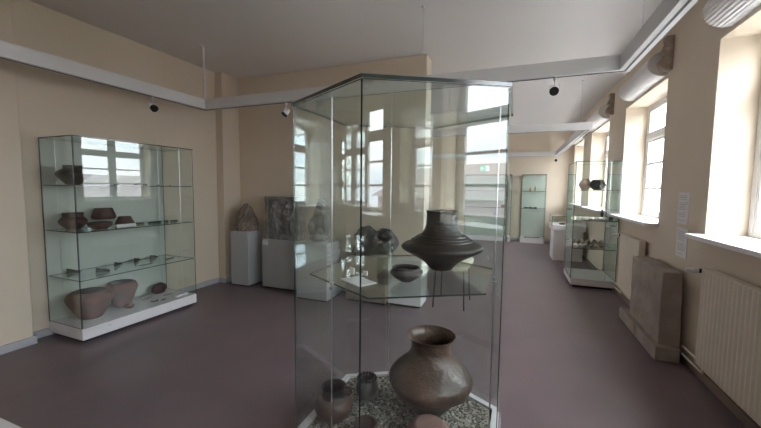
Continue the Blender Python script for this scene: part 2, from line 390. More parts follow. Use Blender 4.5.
# round dark cup
p = thing('clay_cup', 'small round dark cup with knobbly rim behind the brown jug', 'cup', (-0.872, 2.04, GZ-.002))
obj('body', vessel([(0.035, 0), (0.05, 0.01), (0.072, 0.05), (0.073, 0.085), (0.058, 0.115), (0.052, 0.128)], 0.006, seed=9), M['greyclay'], p, smooth=True)
bm = bmesh.new()
for i in range(16):
    t = 2*PI*i/16; rock(bm, (0.056*math.cos(t), 0.056*math.sin(t), 0.137), (0.0135, 0.0135, 0.014), 1, 0.1, 2, i)
obj('rim', bm, M['darkpot'], p, smooth=True)
o = obj('clay_bowl', vessel([(0.03, 0), (0.04, 0.006), (0.062, 0.05), (0.068, 0.085), (0.062, 0.10)], 0.006, seed=12), M['brownpot'], smooth=True); at(o, -0.722, 1.68, GZ-.002)
tag(o, 'small brown clay bowl at the front edge of the gravel, between jug and urn', 'bowl')

# shelf objects
SZ = 1.071
p = thing('clay_vase', 'wide shouldered dark clay vase with tall straight neck on the glass shelf', 'vase', (-0.402, 2.06, SZ))
obj('body', vessel([(0.062, 0), (0.068, 0.004), (0.105, 0.045), (0.165, 0.082), (0.222, 0.112), (0.240, 0.130), (0.228, 0.150), (0.178, 0.172), (0.130, 0.202), (0.104, 0.238), (0.093, 0.270)], 0.009, seed=14, n=6, seg=64), M['gourd'], p, smooth=True)
obj('neck', vessel([(0.0935, 0.268), (0.092, 0.30), (0.091, 0.335), (0.094, 0.350)], 0.008, seed=14, wob=0.008), M['darkpot'], p, smooth=True)
bm = bmesh.new()
for q in range(3):
    z = 0.176+0.012*q; r = 0.178-0.019*q
    prof = [(r+.004, z-.003), (r+.006, z), (r+.0, z+.003)]
    lathe(bm, [(r-.004, z-.004), (r+.005, z-.003), (r+.003, z+.003), (r-.006, z+.003), (r-.004, z-.004)], 64)
obj('grooved_band', bm, M['gourd'], p, smooth=True)
o = obj('clay_bowl', vessel([(0.026, 0), (0.034, 0.004), (0.072, 0.030), (0.086, 0.048), (0.080, 0.060), (0.068, 0.068), (0.072, 0.076)], 0.006, seed=17), M['greyclay'], smooth=True); at(o, -0.510, 1.70, SZ)
tag(o, 'small grey carinated bowl on the glass shelf beside the large vase', 'bowl')
o = obj('glass_block', B(((-.055, -.055, 0), (.055, .055, .10))), None, mats=[M['shelfglass']]); at(o, -0.84, 2.27, SZ, .4)
tag(o, 'clear glass block holding up a small dark cup on the shelf', 'display stand')
o = obj('clay_cup', vessel([(0.014, 0), (0.022, 0.003), (0.048, 0.022), (0.057, 0.042), (0.048, 0.062), (0.044, 0.088)], 0.005, seed=19), M['darkpot'], smooth=True); at(o, -0.84, 2.27, SZ+.101)
tag(o, 'small dark cup on a glass block at the back of the shelf', 'cup')
o = obj('information_card', B(((-.085, -.055, 0), (.085, .055, .004))), M['paper']); at(o, -0.735, 1.60, SZ, -.55)
tag(o, 'pale information card lying on the front left of the glass shelf', 'card')
for i, (x, y, r, lb) in enumerate(((-0.83, 1.72, -.3, 'small upright white label left of the lying card on the shelf'), (-0.755, 1.73, -.3, 'small upright white label just behind the lying card on the shelf'))):
    o = obj('object_label', B(((-.016, -.003, 0), (.016, .003, .038 if i == 0 else .024))), M['paper']); at(o, x, y, SZ, r); tag(o, lb, 'label')

# --- left case (1.27 x 0.63 x 2.02)
lc = thing('display_case', 'large glass display case with three shelves against the left wall', 'display case', (-3.87, 2.025, 0), -0.0197)
LW, LD = 0.565, 1.275
obj('plinth', B(((-LW+.03, .03, 0), (-.045, LD-.03, 0.05))), M['black'], lc)
obj('base', B(((-LW, 0.0, 0.035), (-0.0, LD, 0.15))), M['white'], lc, bevel=0.003)
bm = bmesh.new(); tube(bm, (0.0, 0.24, 0.11), (0.006, 0.24, 0.11), 0.008, 12); obj('lock', bm, M['steel'], lc)
for a, b in (((0, 0), (0, LD)), ((0, LD), (-LW, LD)), ((-LW, 0), (0, 0))):
    bm = bmesh.new(); sheet(bm, a, b, 0.151, 2.004, 0.008, 0.005); obj('glass_pane', bm, None, lc, mats=GE)
bm = bmesh.new(); box(bm, (-LW, 0.006, 0.151), (-LW+.008, LD-.006, 2.004)); obj('back_panel', bm, M['backpanel'], lc)
bm = bmesh.new(); prism(bm, [(0.004, -.004), (0.004, LD+.004), (-LW, LD+.004), (-LW, -.004)], 2.005, 2.015, mi_side=1); obj('glass_top', bm, None, lc, mats=[M['topglass'], M['edge']])
LS = (0.622, 1.094, 1.548)
for z in LS:
    bm = bmesh.new(); prism(bm, [(-.012, .012), (-.012, LD-.012), (-LW+.012, LD-.012), (-LW+.012, .012)], z-.008, z, mi_side=1); obj('glass_shelf', bm, None, lc, mats=[M['glass'], M['edge']])
for x, y in ((-LW+.06, .10), (-LW+.06, LD-.10), (-.035, LD-.16)):
    bm = bmesh.new(); tube(bm, (x, y, .151), (x, y, 2.004), .003, 8); obj('support_rod', bm, M['steel'], lc, smooth=True)

def pot(name, label, cat, pts, m, x, y, z, rz=0, wall=.008, seed=1.0, flip=False, wob=.02):
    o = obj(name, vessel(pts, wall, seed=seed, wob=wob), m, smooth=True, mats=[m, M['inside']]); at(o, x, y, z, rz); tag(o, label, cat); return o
zt = 0.0015
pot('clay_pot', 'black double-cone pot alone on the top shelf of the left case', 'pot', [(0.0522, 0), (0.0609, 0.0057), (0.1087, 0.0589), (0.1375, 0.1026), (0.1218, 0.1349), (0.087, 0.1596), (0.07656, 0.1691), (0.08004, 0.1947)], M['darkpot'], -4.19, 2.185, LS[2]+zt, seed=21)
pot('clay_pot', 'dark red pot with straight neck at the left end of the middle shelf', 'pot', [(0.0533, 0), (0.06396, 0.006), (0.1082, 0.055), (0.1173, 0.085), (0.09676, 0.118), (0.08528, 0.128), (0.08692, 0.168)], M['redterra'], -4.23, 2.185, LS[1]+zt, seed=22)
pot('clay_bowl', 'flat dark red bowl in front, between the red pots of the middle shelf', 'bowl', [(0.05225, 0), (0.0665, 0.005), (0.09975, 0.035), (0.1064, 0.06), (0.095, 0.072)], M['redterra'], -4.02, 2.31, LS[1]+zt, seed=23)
def inverted(label, r0, r1, h, x, y, z, m, seed):
    o = obj('clay_bowl', vessel([(r0*.9, 0), (r0, .008), (r0*1.04, h*.3), (r1*1.12, h*.75), (r1, h)], .008, seed=seed), m, smooth=True); at(o, x, y, z); tag(o, label, 'bowl'); return o
o = obj('clear_riser', B(((-.09, -.09, 0), (.09, .09, .075))), None, mats=[M['glass']]); at(o, -4.31, 2.50, LS[1]+zt); tag(o, 'clear riser under the raised red bowl on the middle shelf', 'display stand')
inverted('broad dark red bowl raised at the back of the middle shelf', .108, .082, .12, -4.31, 2.52, LS[1]+zt+.078, M['redterra'], 24)
inverted('small dark red bowl right of the raised one on the middle shelf', .088, .062, .10, -4.18, 2.66, LS[1]+zt, M['redterra'], 25)
o = obj('information_card', B(((-.005, -.10, 0), (.005, .10, .035))), M['paper']); at(o, -3.93, 2.52, LS[1]+zt); o.rotation_euler = (0, -.4, 0); o.location.z += .003; tag(o, 'white card propped on the middle shelf below the small red bowl', 'card')
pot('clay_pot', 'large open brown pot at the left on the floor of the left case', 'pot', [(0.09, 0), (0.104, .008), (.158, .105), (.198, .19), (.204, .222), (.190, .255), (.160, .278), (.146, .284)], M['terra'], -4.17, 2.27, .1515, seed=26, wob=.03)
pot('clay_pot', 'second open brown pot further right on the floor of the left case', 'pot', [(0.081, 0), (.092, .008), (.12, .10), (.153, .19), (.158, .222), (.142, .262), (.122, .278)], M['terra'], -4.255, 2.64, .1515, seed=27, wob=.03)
def lump(name, label, cat, s, m, x, y, z, rz=0, seed=1.0, amp=.25, sub=3):
    bm = bmesh.new(); rock(bm, (0, 0, s[2]*.86), s, sub, amp, 1.8, seed)
    for v in bm.verts: v.co.z = max(0, v.co.z)
    o = obj(name, bm, m, smooth=True); at(o, x, y, z, rz); return tag(o, label, cat)
lump('clay_fragment', 'small reddish clay lump in front of the second open brown pot', 'fragment', (.045, .05, .033), M['terra'], -4.07, 2.60, .1515, 0, 1)
lump('stone_tool', 'elongated grey-brown stone tool on the floor of the left case', 'stone tool', (.035, .085, .03), M['stone2'], -4.22, 2.90, .1515, .3, 2)
p = lump('clay_sherd', 'dark red-brown sherd with domed back at the right on the case floor', 'fragment', (.055, .098, .075), M['redterra'], -4.29, 3.12, .1515, 0, 3, .12)
def blade(name, label, L, W, T, x, y, z, rz, m=None, group=None, kind=0):
    bm = bmesh.new()
    if kind == 0: pts = [(-L, -W*.25), (-L*.2, -W*.35), (L*.6, -W*.75), (L, -W), (L*1.06, 0), (L, W), (L*.6, W*.75), (-L*.2, W*.35), (-L, W*.25)]
    else: pts = [(-L, -W*.5), (-L*.4, -W), (L*.5, -W*.8), (L, 0), (L*.5, W*.8), (-L*.4, W), (-L, W*.5)]
    prism(bm, pts, 0, T)
    for v in bm.verts:
        if v.co.z > T*.5:
            if kind == 0: v.co.z = T*(.3+.7*(1-(v.co.x+L)/(2*L))) if v.co.x < L else T*.15
            v.co.x *= .9; v.co.y *= .6
    o = obj(name, bm, m or M['bronze'], bevel=.001); at(o, x, y, z, rz); tag(o, label, 'axe' if name == 'axe_head' else 'tool', group); return o
for i, (x, y, rz, L, lb) in enumerate((
    (-4.34, 2.215, .7, .05, 'dark axe head at the far left end of the lower shelf'),
    (-4.10, 2.36, 1.0, .055, 'dark axe head on the lower shelf, nearest the front left corner'),
    (-4.29, 2.62, 2.3, .06, 'dark axe head behind the front one, left of centre on the lower shelf'),
    (-4.33, 2.87, 2.4, .075, 'largest dark axe head, in the middle of the lower shelf'),
    (-4.33, 3.08, 2.2, .075, 'long dark axe head right of the largest one on the lower shelf'))):
    blade('axe_head', lb, L*1.1, .042, .048, x, y, LS[0]+zt, rz, group='bronze axe heads on the lower shelf of the left case')
blade('bronze_pin', 'thin dark pin lying in front of the axe heads on the lower shelf', .085, .008, .006, -4.02, 2.78, LS[0]+zt, 1.5, kind=1)
blade('bronze_pin', 'thin dark pin at the right end of the lower shelf', .07, .010, .010, -4.08, 3.13, LS[0]+zt, 1.8, kind=1)
for i, (y, L, W, lb) in enumerate(((2.79, .06, .018, 'dark blade just right of the red bowls on the middle shelf'), (2.97, .085, .03, 'longest dark blade on the middle shelf'),
      (3.10, .03, .02, 'short dark blade between longer ones on the middle shelf'), (3.19, .05, .016, 'narrow dark blade near the right end of the middle shelf'))):
    blade('bronze_dagger', lb, L, W, .018, -4.13+.02*i, y, LS[1]+zt, 1.55, kind=1, group='bronze blades on the middle shelf')
for i, (y, lb) in enumerate(((2.54, 'leftmost tiny dark find on the top shelf'), (2.76, 'second tiny dark find from the left on the top shelf'), (2.86, 'pair-like tiny dark find in the middle of the top shelf'), (3.02, 'fourth tiny dark find from the left on the top shelf'), (3.17, 'rightmost tiny dark find on the top shelf'))):
    blade('bronze_find', lb, .028+.012*(i == 2), .012, .014, -4.1, y, LS[2]+zt, 1.3+.3*i, kind=1, group='small bronze finds on the top shelf')
# scattered tools and a card on the case floor
for i, (x, y, rz, lb) in enumerate(((-4.03, 2.86, 1.1, 'small dark blade lying left in the trio on the case floor'), (-4.04, 2.91, 2.6, 'small dark blade lying crosswise in the trio on the case floor'), (-3.99, 2.95, 1.7, 'small dark blade lying right in the trio on the case floor'))):
    blade('flint_dagger', lb, .035, .010, .010, x, y, .1515, rz, kind=1, group='small blades on the floor of the left case')
blade('flat_chisel', 'narrow brown blade beside the white card on the case floor', .06, .014, .010, -4.12, 3.12, .1515, 1.3, M['corbel'], kind=1)
o = obj('information_card', B(((-.03, -.075, 0), (.03, .075, .022))), M['paper']); at(o, -3.95, 3.16, .1515, .05); tag(o, 'white card at the right end of the left case floor', 'card')

# ------------------------------------------------------------ pedestals and stones along the back wall
def pedestal(label, x0, x1, y0, y1, h, m=None, rz=0):
    p = thing('pedestal', label, 'pedestal', ((x0+x1)/2, (y0+y1)/2, 0), rz)
    a, b = (x1-x0)/2, (y1-y0)/2
    obj('foot', B(((-a+.012, -b+.012, 0), (a-.012, b-.012, .02))), M['black'], p)
    obj('body', B(((-a, -b, .02), (a, b, h))), m or M['ped'], p, bevel=.004); return p
pedestal('slim grey-white pedestal in the corner carrying the scaly stone cone', -4.14, -3.80, 4.205, 4.52, .862)
p2 = pedestal('wide grey-white pedestal carrying the carved relief slab', -3.60, -2.98, 4.29, 4.59, .75)
o = obj('text_plate', B(((-.30, -.1535, .665), (-.20, -.150, .735))), M['paper'], p2)
pedestal('pale pedestal with a weathered figure, seen through the left of the six-sided case', -2.80, -2.32, 4.03, 4.45, .80)
pedestal('low brown-grey pedestal with a rounded stone, seen under the glass shelf', -2.14, -1.56, 4.24, 4.56, .60, M['stone'])
pedestal('short white pedestal nearest the end of the back wall', -1.545, -1.09, 4.30, 4.59, .62, M['white'])
# stone cone with overlapping scales
bm = bmesh.new()
HH = 0.42
def cr(z): t = z/HH; return 0.168*max(0, 1-t**1.75)**.8*(0.84+.16*min(1, t*5)) + .002
lathe(bm, [(0, 0)] + [(cr(HH*i/24)*.95, HH*i/24) for i in range(24)] + [(0, HH)], 40)
for row in range(11):
    z = .02+row*.038; r = cr(z); n_ = max(4, int(2*PI*r/.062))
    for k in range(n_):
        t = 2*PI*(k+.5*(row % 2))/n_
        R3 = Matrix.Rotation(t, 3, 'Z') @ Matrix.Rotation(-.35-.5*z/HH, 3, 'Y')
        rock(bm, (r*.97*math.cos(t), r*.97*math.sin(t), z), (.026, .030*max(.5, r/.16), .030), 2, .08, 2, row+k, R3)
for v in bm.verts: v.co.z = max(0.0, v.co.z)
o = obj('stone_cone', bm, M['stone'], smooth=True); at(o, -3.955, 4.355, .8625); tag(o, 'pine-cone shaped stone with overlapping scales on the slim corner pedestal', 'sculpture')
# relief slab
bm = bmesh.new()
nx, nz = 90, 90; W_, Hs = .60, .655
def hgt(u, v):
    h = 0
    if min(u, 1-u) < .07 or v > .94 or v < .12: h = .030
    if v < .12: h = .042
    G = lambda cx, cy, sx, sy: math.exp(-((u-cx)/sx)**2-((v-cy)/sy)**2)
    for cx in (.28, .70):
        h += .075*G(cx, .78, .06, .07) + .07*G(cx, .52, .09, .14) + .035*G(cx-.06, .28, .045, .14) + .035*G(cx+.06, .28, .045, .14) + .03*G(cx+.12, .62, .04, .10) + .03*G(cx-.12, .60, .035, .12)
    h = min(h, .075)
    h += .018*noise.noise(Vector((u*7, v*7, 3))) + .008*noise.noise(Vector((u*25, v*25, 1)))
    return h
gr = [[bm.verts.new((-W_/2+W_*i/nx + .006*noise.noise(Vector((i*.1, j*.12, 9))), -.075-hgt(i/nx, j/nz), Hs*j/nz)) for i in range(nx+1)] for j in range(nz+1)]
for j in range(nz):
    for i in range(nx): bm.faces.new((gr[j][i], gr[j][i+1], gr[j+1][i+1], gr[j+1][i]))
bnd = [gr[0][i] for i in range(nx+1)] + [gr[j][nx] for j in range(1, nz+1)] + [gr[nz][i] for i in range(nx-1, -1, -1)] + [gr[j][0] for j in range(nz-1, 0, -1)]
bk = [bm.verts.new((v.co.x, .10, v.co.z)) for v in bnd]
for i in range(len(bnd)): j = (i+1) % len(bnd); bm.faces.new((bnd[j], bnd[i], bk[i], bk[j]))
bm.faces.new(bk)
o = obj('relief_slab', bm, M['stone2'], smooth=True); at(o, -3.29, 4.455, .7515); tag(o, 'square weathered stone slab with carved figures in relief on the wide pedestal', 'relief')
# weathered figure
bm = bmesh.new()
for i, (c, s) in enumerate((((0, 0, .10), (.15, .11, .13)), ((0, 0, .26), (.125, .095, .13)), ((.02, 0, .40), (.12, .085, .09)), ((.02, -.01, .50), (.075, .075, .085)), ((-.10, -.04, .2), (.06, .07, .12)), ((.11, -.03, .22), (.05, .06, .16)), ((0, -.07, .05), (.13, .06, .06)))):
    rock(bm, c, s, 3, .3, 2.4, i*3.1)
for v in bm.verts: v.co.z = max(0, v.co.z)
o = obj('stone_figure', bm, M['stone2']); remesh(o, .012, 3); at(o, -2.54, 4.24, .803); tag(o, 'lumpy weathered stone figure on the pale pedestal left behind the six-sided case', 'sculpture')
# rounded stone
bm = bmesh.new()
for i, (c, s) in enumerate((((-.10, 0, .21), (.16, .14, .17)), ((.13, 0, .20), (.15, .13, .16)), ((0, .02, .10), (.2, .12, .12)), ((-.2, -.02, .08), (.08, .1, .10)), ((.03, -.1, .22), (.05, .05, .08)))):
    rock(bm, c, s, 3, .25, 2.2, i*2.3+1)
for v in bm.verts: v.co.z = max(0, v.co.z)
for v in bm.verts: v.co = Vector((v.co.x*1.15, v.co.y*1.05, v.co.z*1.12))
o = obj('carved_stone', bm, M['stone3']); remesh(o, .014, 3); at(o, -1.77, 4.39, .603); tag(o, 'rounded grey carved stone with double bulge on the low brown-grey pedestal', 'sculpture')

# stool with cream seat
st = thing('stool', 'cream padded stool with thin dark legs beyond the six-sided case', 'stool', (-.76, 4.69, 0))
for z0, z1, dx, nm in ((.50, .555, -.02, 'seat'), (.562, .615, .03, 'cushion')):
    bm = bmesh.new(); rr = []
    for i in range(24):
        t = 2*PI*i/24; c_, s_ = math.cos(t), math.sin(t)
        rr.append((dx+.24*math.copysign(abs(c_)**.5, c_), .26*math.copysign(abs(s_)**.5, s_)))
    prism(bm, rr, z0, z1); obj(nm, bm, M['seat'], st, bevel=.02)
for x, y in ((-.20, -.26), (.20, -.255), (.215, .23), (-.20, .27)):
    bm = bmesh.new(); tube(bm, (x*.9, y*.85, .50), (x, y, 0.0), .009, 10); obj('leg', bm, M['black'], st, smooth=True)

# ------------------------------------------------------------ near left white plinth
p = thing('pedestal', 'low white pedestal cut by the lower left corner of the photo', 'pedestal', (-2.55, .62, 0))
obj('foot', B(((-.55, -.27, 0), (.55, .27, .04))), M['black'], p)
obj('body', B(((-.6, -.31, .04), (.60, .312, .30))), M['white'], p, bevel=.004)

# ------------------------------------------------------------ right side
def radiator(label, y0, y1, z0=.17, z1=.94):
    r = thing('radiator', label, 'radiator', (1.44, (y0+y1)/2, 0))
    L = y1-y0; bm = bmesh.new(); nr = max(4, int(round(L/.052))); per = 8; pts = []
    for i in range(nr*per+1):
        t = i/(nr*per); ph = (i % per)/per
        d = .012*(0.5-0.5*math.cos(2*PI*ph))**.6
        pts.append((-.03-d, -L/2+L*t))
    pts += [(-.018, L/2), (-.018, -L/2)]
    prism(bm, pts[::-1], z0, z1)
    obj('front_panel', bm, M['rad'], r)
    obj('rear_panel', B(((.022, -L/2, z0), (.036, L/2, z1))), M['rad'], r)
    obj('top_grille', B(((-.034, -L/2, z1-.004), (.034, L/2, z1+.006))), M['rad'], r, bevel=.002)
    for s in (-1, 1): obj('side_panel', B(((-.034, s*L/2-.004, z0), (.034, s*L/2+.004, z1))), M['rad'], r, bevel=.002)
    # valve at the far end, pointing into the room side of the gap
    v = bmesh.new(); tube(v, (0, L/2+.004, z1-.025), (0, L/2+.04, z1-.025), .014, 12); tube(v, (.012, L/2+.035, z1-.025), (-.045, L/2+.035, z1-.025), .018, 14)
    vo = obj('valve', v, M['black'], r, smooth=True)
    v = bmesh.new(); tube(v, (-.045, L/2+.035, z1-.025), (-.125, L/2+.035, z1-.025), .024, 16, .019); obj('thermostat_knob', v, M['frame'], vo, smooth=True, bevel=.003)
    v = bmesh.new(); tube(v, (.01, L/2+.03, z1-.04), (.01, L/2+.03, .16), .009, 10); tube(v, (.01, L/2+.03, .165), (.01, L/2+.34, .165), .009, 10)
    obj('supply_pipe', v, M['rad'], r, smooth=True)
    v = bmesh.new(); tube(v, (.01, L/2, .095), (.01, L/2+.34, .095), .009, 10); tube(v, (.01, L/2-.02, .17), (.01, L/2-.02, .095), .009, 10); obj('return_pipe', v, M['rad'], r, smooth=True)
    for y in (-L/2+.15, L/2-.18):
        obj('wall_bracket', B(((.036, y-.015, z0+.08), (.054, y+.015, z1-.08))), M['rad'], r)
    return r
radiator('large cream ribbed radiator below the nearest window, cut by the right edge', 1.95, 3.47)
radiator('smaller cream radiator under the second window, between glass case and stone slab', 4.99, 5.79, .2, .945)
# stone slab on its base blocks
t = thing('stone_slab', 'thick sandstone slab leaning at the right wall between the radiators', 'slab', (1.37, 4.4, 0))
bm = bmesh.new()
box(bm, (-.085, -.53, .132), (.075, .33, .81))
bmesh.ops.subdivide_edges(bm, edges=bm.edges[:], cuts=14, use_grid_fill=True)
for v in bm.verts: v.co += Vector((noise.noise(v.co*5)*.012+noise.noise(v.co*18)*.004, noise.noise(v.co*4+Vector((5, 0, 0)))*.016, noise.noise(v.co*4+Vector((0, 7, 0)))*.016 if v.co.z > .3 else 0))
slabo = obj('slab', bm, M['slab'], t, smooth=True, bevel=.006)
for (a, b) in ((-.60, -.02), (0.0, .58)):
    bm = bmesh.new(); box(bm, (-.125, a, 0), (.065, b, .13)); bmesh.ops.subdivide_edges(bm, edges=bm.edges[:], cuts=6, use_grid_fill=True)
    for v in bm.verts:
        if v.co.z > .01 and v.co.z < .12: v.co += Vector((noise.noise(v.co*9)*.01, 0, 0))
    obj('base_block', bm, M['slab'], t, bevel=.005)

def notice(label, y0, y1, z0, z1, heading):
    n_ = thing('wall_notice', label, 'notice', (1.5, (y0+y1)/2, z0)); hw = (y1-y0)/2; h = z1-z0
    obj('panel', B(((-.006, -hw, 0), (0.0, hw, h))), M['paper'], n_)
    bm = bmesh.new(); z = h-.03; r_ = random.Random(heading)
    while z > .03:
        box(bm, (-.0072, -hw+.02+r_.uniform(0, .05), z-.0035), (-.006, hw-.02, z)); z -= .016 if r_.random() > .2 else .034
    obj('text_lines', bm, M['ink'], n_)
notice('upper white text panel on the pier between the first two windows', 4.02, 4.24, 1.24, 1.54, 3)
notice('lower white text panel on the pier, above the stone slab', 4.0, 4.225, .925, 1.2, 5)

# blinds rolled above windows
def blind(label, y0, y1, ribs):
    b_ = thing('rolled_blind', label, 'blind', (1.5, (y0+y1)/2, 2.85)); L = (y1-y0)/2
    pts = []; n_ = 96 if ribs else 32
    for i in range(n_+1):
        t = PI*i/n_
        rr = .135 + (.0035*math.cos(i*PI/3) if ribs else 0)
        pts.append((-.03-rr*1.15*math.sin(t)*1.0, .10-rr*math.cos(t)))
    pts = [(-.001, .235)] + [(-.03, .235)] + [(p_[0], p_[1]) for p_ in reversed(pts)] + [(-.03, -.035), (-.001, -.035)]
    seen = []; 
    for q in pts:
        if not seen or (abs(q[0]-seen[-1][0])+abs(q[1]-seen[-1][1])) > .001: seen.append(q)
    bm = bmesh.new(); prism(bm, [(p_[0], p_[1]) for p_ in seen], -L, L, axis='y'); obj('fabric_roll', bm, M['blind'], b_)
    obj('mounting_bar', B(((-.05, -L, .236), (-.001, L, .262))), M['rail'], b_)
    for s in (-1, 1): obj('end_bracket', B(((-.06, s*(L+.004)-.004, -.02), (-.001, s*(L+.004)+.004, .262))), M['rail'], b_)
blind('ribbed rolled blind above the nearest window, cut by the top right corner', 2.2, 3.55, True)
blind('smooth rolled blind above the second window, beyond the ornament stone', 4.78, 5.95, False)
blind('smooth rolled blind above the third window in the distance', 7.25, 8.75, False)
blind('smooth rolled blind above the last window at the far end', 9.7, 11.0, False)
def corbel(label, y):
    pts = [(0, .27), (-.075, .27), (-.075, .225), (-.062, .215), (-.075, .17), (-.10, .12), (-.095, .095), (-.062, .08), (-.09, .05), (-.115, .02), (-.118, -.015), (-.10, -.05), (-.075, -.07), (-.04, -.08), (0, -.085)]
    bm = bmesh.new(); prism(bm, pts, -.05, .05, axis='y')
    bm.verts.ensure_lookup_table()
    o = obj('carved_corbel', bm, M['corbel'], bevel=.008); o.location = (1.5, y, 2.92); tag(o, label, 'corbel')
corbel('carved brown stone corbel between the first and second windows', 4.68)
corbel('carved brown stone corbel between the second and third windows', 7.05)
corbel('carved brown stone corbel between the third and last windows, farthest', 9.5)

# --- right glass case
rc = thing('display_case', 'glass showcase standing by the right wall beyond the second window', 'display case', (.875, 6.24, 0))
RW, RD = .612, .84
bm = bmesh.new(); box(bm, (.03, .03, 0), (RW-.03, RD-.03, .04)); obj('plinth', bm, M['black'], rc)
obj('base', B(((0, 0, .04), (RW, RD, .14))), M['white'], rc, bevel=.003)
for a, b in (((0, 0), (RW, 0)), ((RW, 0), (RW, RD)), ((RW, RD), (0, RD)), ((0, RD), (0, 0))):
    bm = bmesh.new(); sheet(bm, a, b, .141, 1.994, .008, .005); obj('glass_pane', bm, None, rc, mats=GE)
bm = bmesh.new(); prism(bm, [(-.004, -.004), (RW+.004, -.004), (RW+.004, RD+.004), (-.004, RD+.004)], 1.995, 2.005, mi_side=1); obj('glass_top', bm, None, rc, mats=[M['topglass'], M['edge']])
RS = (.63, 1.08, 1.555)
for z in RS:
    bm = bmesh.new(); prism(bm, [(.012, .012), (RW-.012, .012), (RW-.012, RD-.012), (.012, RD-.012)], z-.008, z, mi_side=1); obj('glass_shelf', bm, None, rc, mats=[M['shelfglass'], M['edge']])
bm = bmesh.new(); tube(bm, (RW-.13, .05, .141), (RW-.13, .05, 1.994), .004, 8); obj('support_rod', bm, M['steel'], rc, smooth=True)
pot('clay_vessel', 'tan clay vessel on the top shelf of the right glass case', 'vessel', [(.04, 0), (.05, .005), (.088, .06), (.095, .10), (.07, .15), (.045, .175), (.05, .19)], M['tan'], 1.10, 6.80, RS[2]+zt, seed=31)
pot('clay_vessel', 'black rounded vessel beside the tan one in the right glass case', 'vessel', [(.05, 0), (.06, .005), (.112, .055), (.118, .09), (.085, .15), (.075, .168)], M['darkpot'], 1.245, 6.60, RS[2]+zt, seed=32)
def necklace(label, x, y, rx, ry, n_):
    n_ = int(n_*.62)
    bm = bmesh.new()
    for i in range(n_):
        t = 2*PI*i/n_; rock(bm, (rx*math.cos(t), ry*math.sin(t), .024), (.020, .020, .024), 1, .1, 2, i)
    o = obj('bead_necklace', bm, M['bead'], smooth=True); o.location = (x, y, RS[1]+zt); tag(o, label, 'necklace', 'bead strings on the middle shelf of the right case')
necklace('white bead ring at the left on the middle shelf of the right case', 1.02, 6.42, .075, .06, 18)
necklace('white bead ring in the centre of the middle shelf of the right case', 1.19, 6.40, .07, .055, 16)
necklace('smaller white bead ring right of the centre on the middle shelf', 1.33, 6.44, .045, .05, 12)
f = obj('bronze_figurine', vessel([(.022, 0), (.026, .01), (.018, .05), (.024, .09), (.012, .13), (.016, .15), (.008, .17)], .004), M['bronze'], smooth=True); at(f, 1.335, 6.62, RS[1]+zt); tag(f, 'slim dark upright figurine on the middle shelf of the right case', 'figurine')
lump('dark_lump', 'low dark lump right of the figurine in the right case', 'fragment', (.07, .05, .03), M['bronze'], 1.40, 6.50, RS[1]+zt, 0, 8)
rr_ = random.Random(12)
names = ('leftmost', 'second from left', 'third from left', 'fourth from left', 'fifth from left', 'rightmost')
for i in range(6):
    lump('bone_fragment', 'pale fragment in the front row of the lowest shelf, right case, %s' % names[i], 'fragment', (.033, .034+.006*(i % 2), .036), M['bead'] if i < 3 else M['bone'], .94+.075*i, 6.37+.015*(i % 3), RS[0]+zt, rr_.uniform(0, 3), 20+i)
for i in range(5):
    lump('bone_fragment', 'brown fragment in the back row of the lowest shelf, right case, %s' % ('leftmost', 'second from left', 'middle', 'second from right', 'rightmost')[i], 'fragment', (.040, .07, .052), M['bone'], .96+.10*i, 6.66+.03*(i % 2), RS[0]+zt, rr_.uniform(-.2, .2), 30+i)

# --- table vitrine
tv = thing('table_vitrine', 'low white plinth vitrine with a glass hood beyond the right glass case', 'display case', (.78, 8.50, 0))
obj('plinth', B(((.04, .04, 0), (.62, .70, .66))), M['white'], tv)
obj('tray', B(((0, 0, .66), (.66, .74, .78))), M['white'], tv, bevel=.003)
for a, b in (((0, 0), (.66, 0)), ((.66, 0), (.66, .74)), ((.66, .74), (0, .74)), ((0, .74), (0, 0))):
    bm = bmesh.new(); sheet(bm, a, b, .781, .972, .008, .005); obj('glass_pane', bm, None, tv, mats=GE)
bm = bmesh.new(); prism(bm, [(-.004, -.004), (.664, -.004), (.664, .744), (-.004, .744)], .973, .981, mi_side=1); obj('glass_lid', bm, None, tv, mats=[M['topglass'], M['edge']])
lump('stone_axe', 'small dark stone object lying inside the low vitrine', 'stone tool', (.07, .04, .02), M['bronze'], 1.0, 8.7, .7815, .4, 41)

# --- far cases
def farcase(label, x, y, W, D, shelves):
    c = thing('display_case', label, 'display case', (x, y, 0))
    obj('base', B(((0, 0, 0), (W, D, .14))), M['white'], c, bevel=.003)
    for a, b in (((0, 0), (W, 0)), ((W, 0), (W, D)), ((0, D), (0, 0))):
        bm = bmesh.new(); sheet(bm, a, b, .141, 1.975, .008, .005); obj('glass_pane', bm, None, c, mats=GE)
    obj('back_panel', B(((.004, D-.008, .141), (W-.004, D, 1.975))), M['backpanel'], c)
    bm = bmesh.new(); prism(bm, [(-.004, -.004), (W+.004, -.004), (W+.004, D+.004), (-.004, D+.004)], 1.976, 1.99, mi_side=1); obj('glass_top', bm, None, c, mats=[M['topglass'], M['edge']])
    for z in shelves:
        bm = bmesh.new(); prism(bm, [(.012, .012), (W-.012, .012), (W-.012, D-.02), (.012, D-.02)], z-.01, z, mi_side=1); obj('glass_shelf', bm, None, c, mats=[M['shelfglass'], M['edge']])
    return c
farcase('narrow glass case with pale green back at the far wall', .17, 10.98, .64, .40, (1.01, 1.51))
farcase('wider glass case at the far wall, left of the narrow one', -1.45, 10.98, 1.34, .40, (1.01, 1.51))
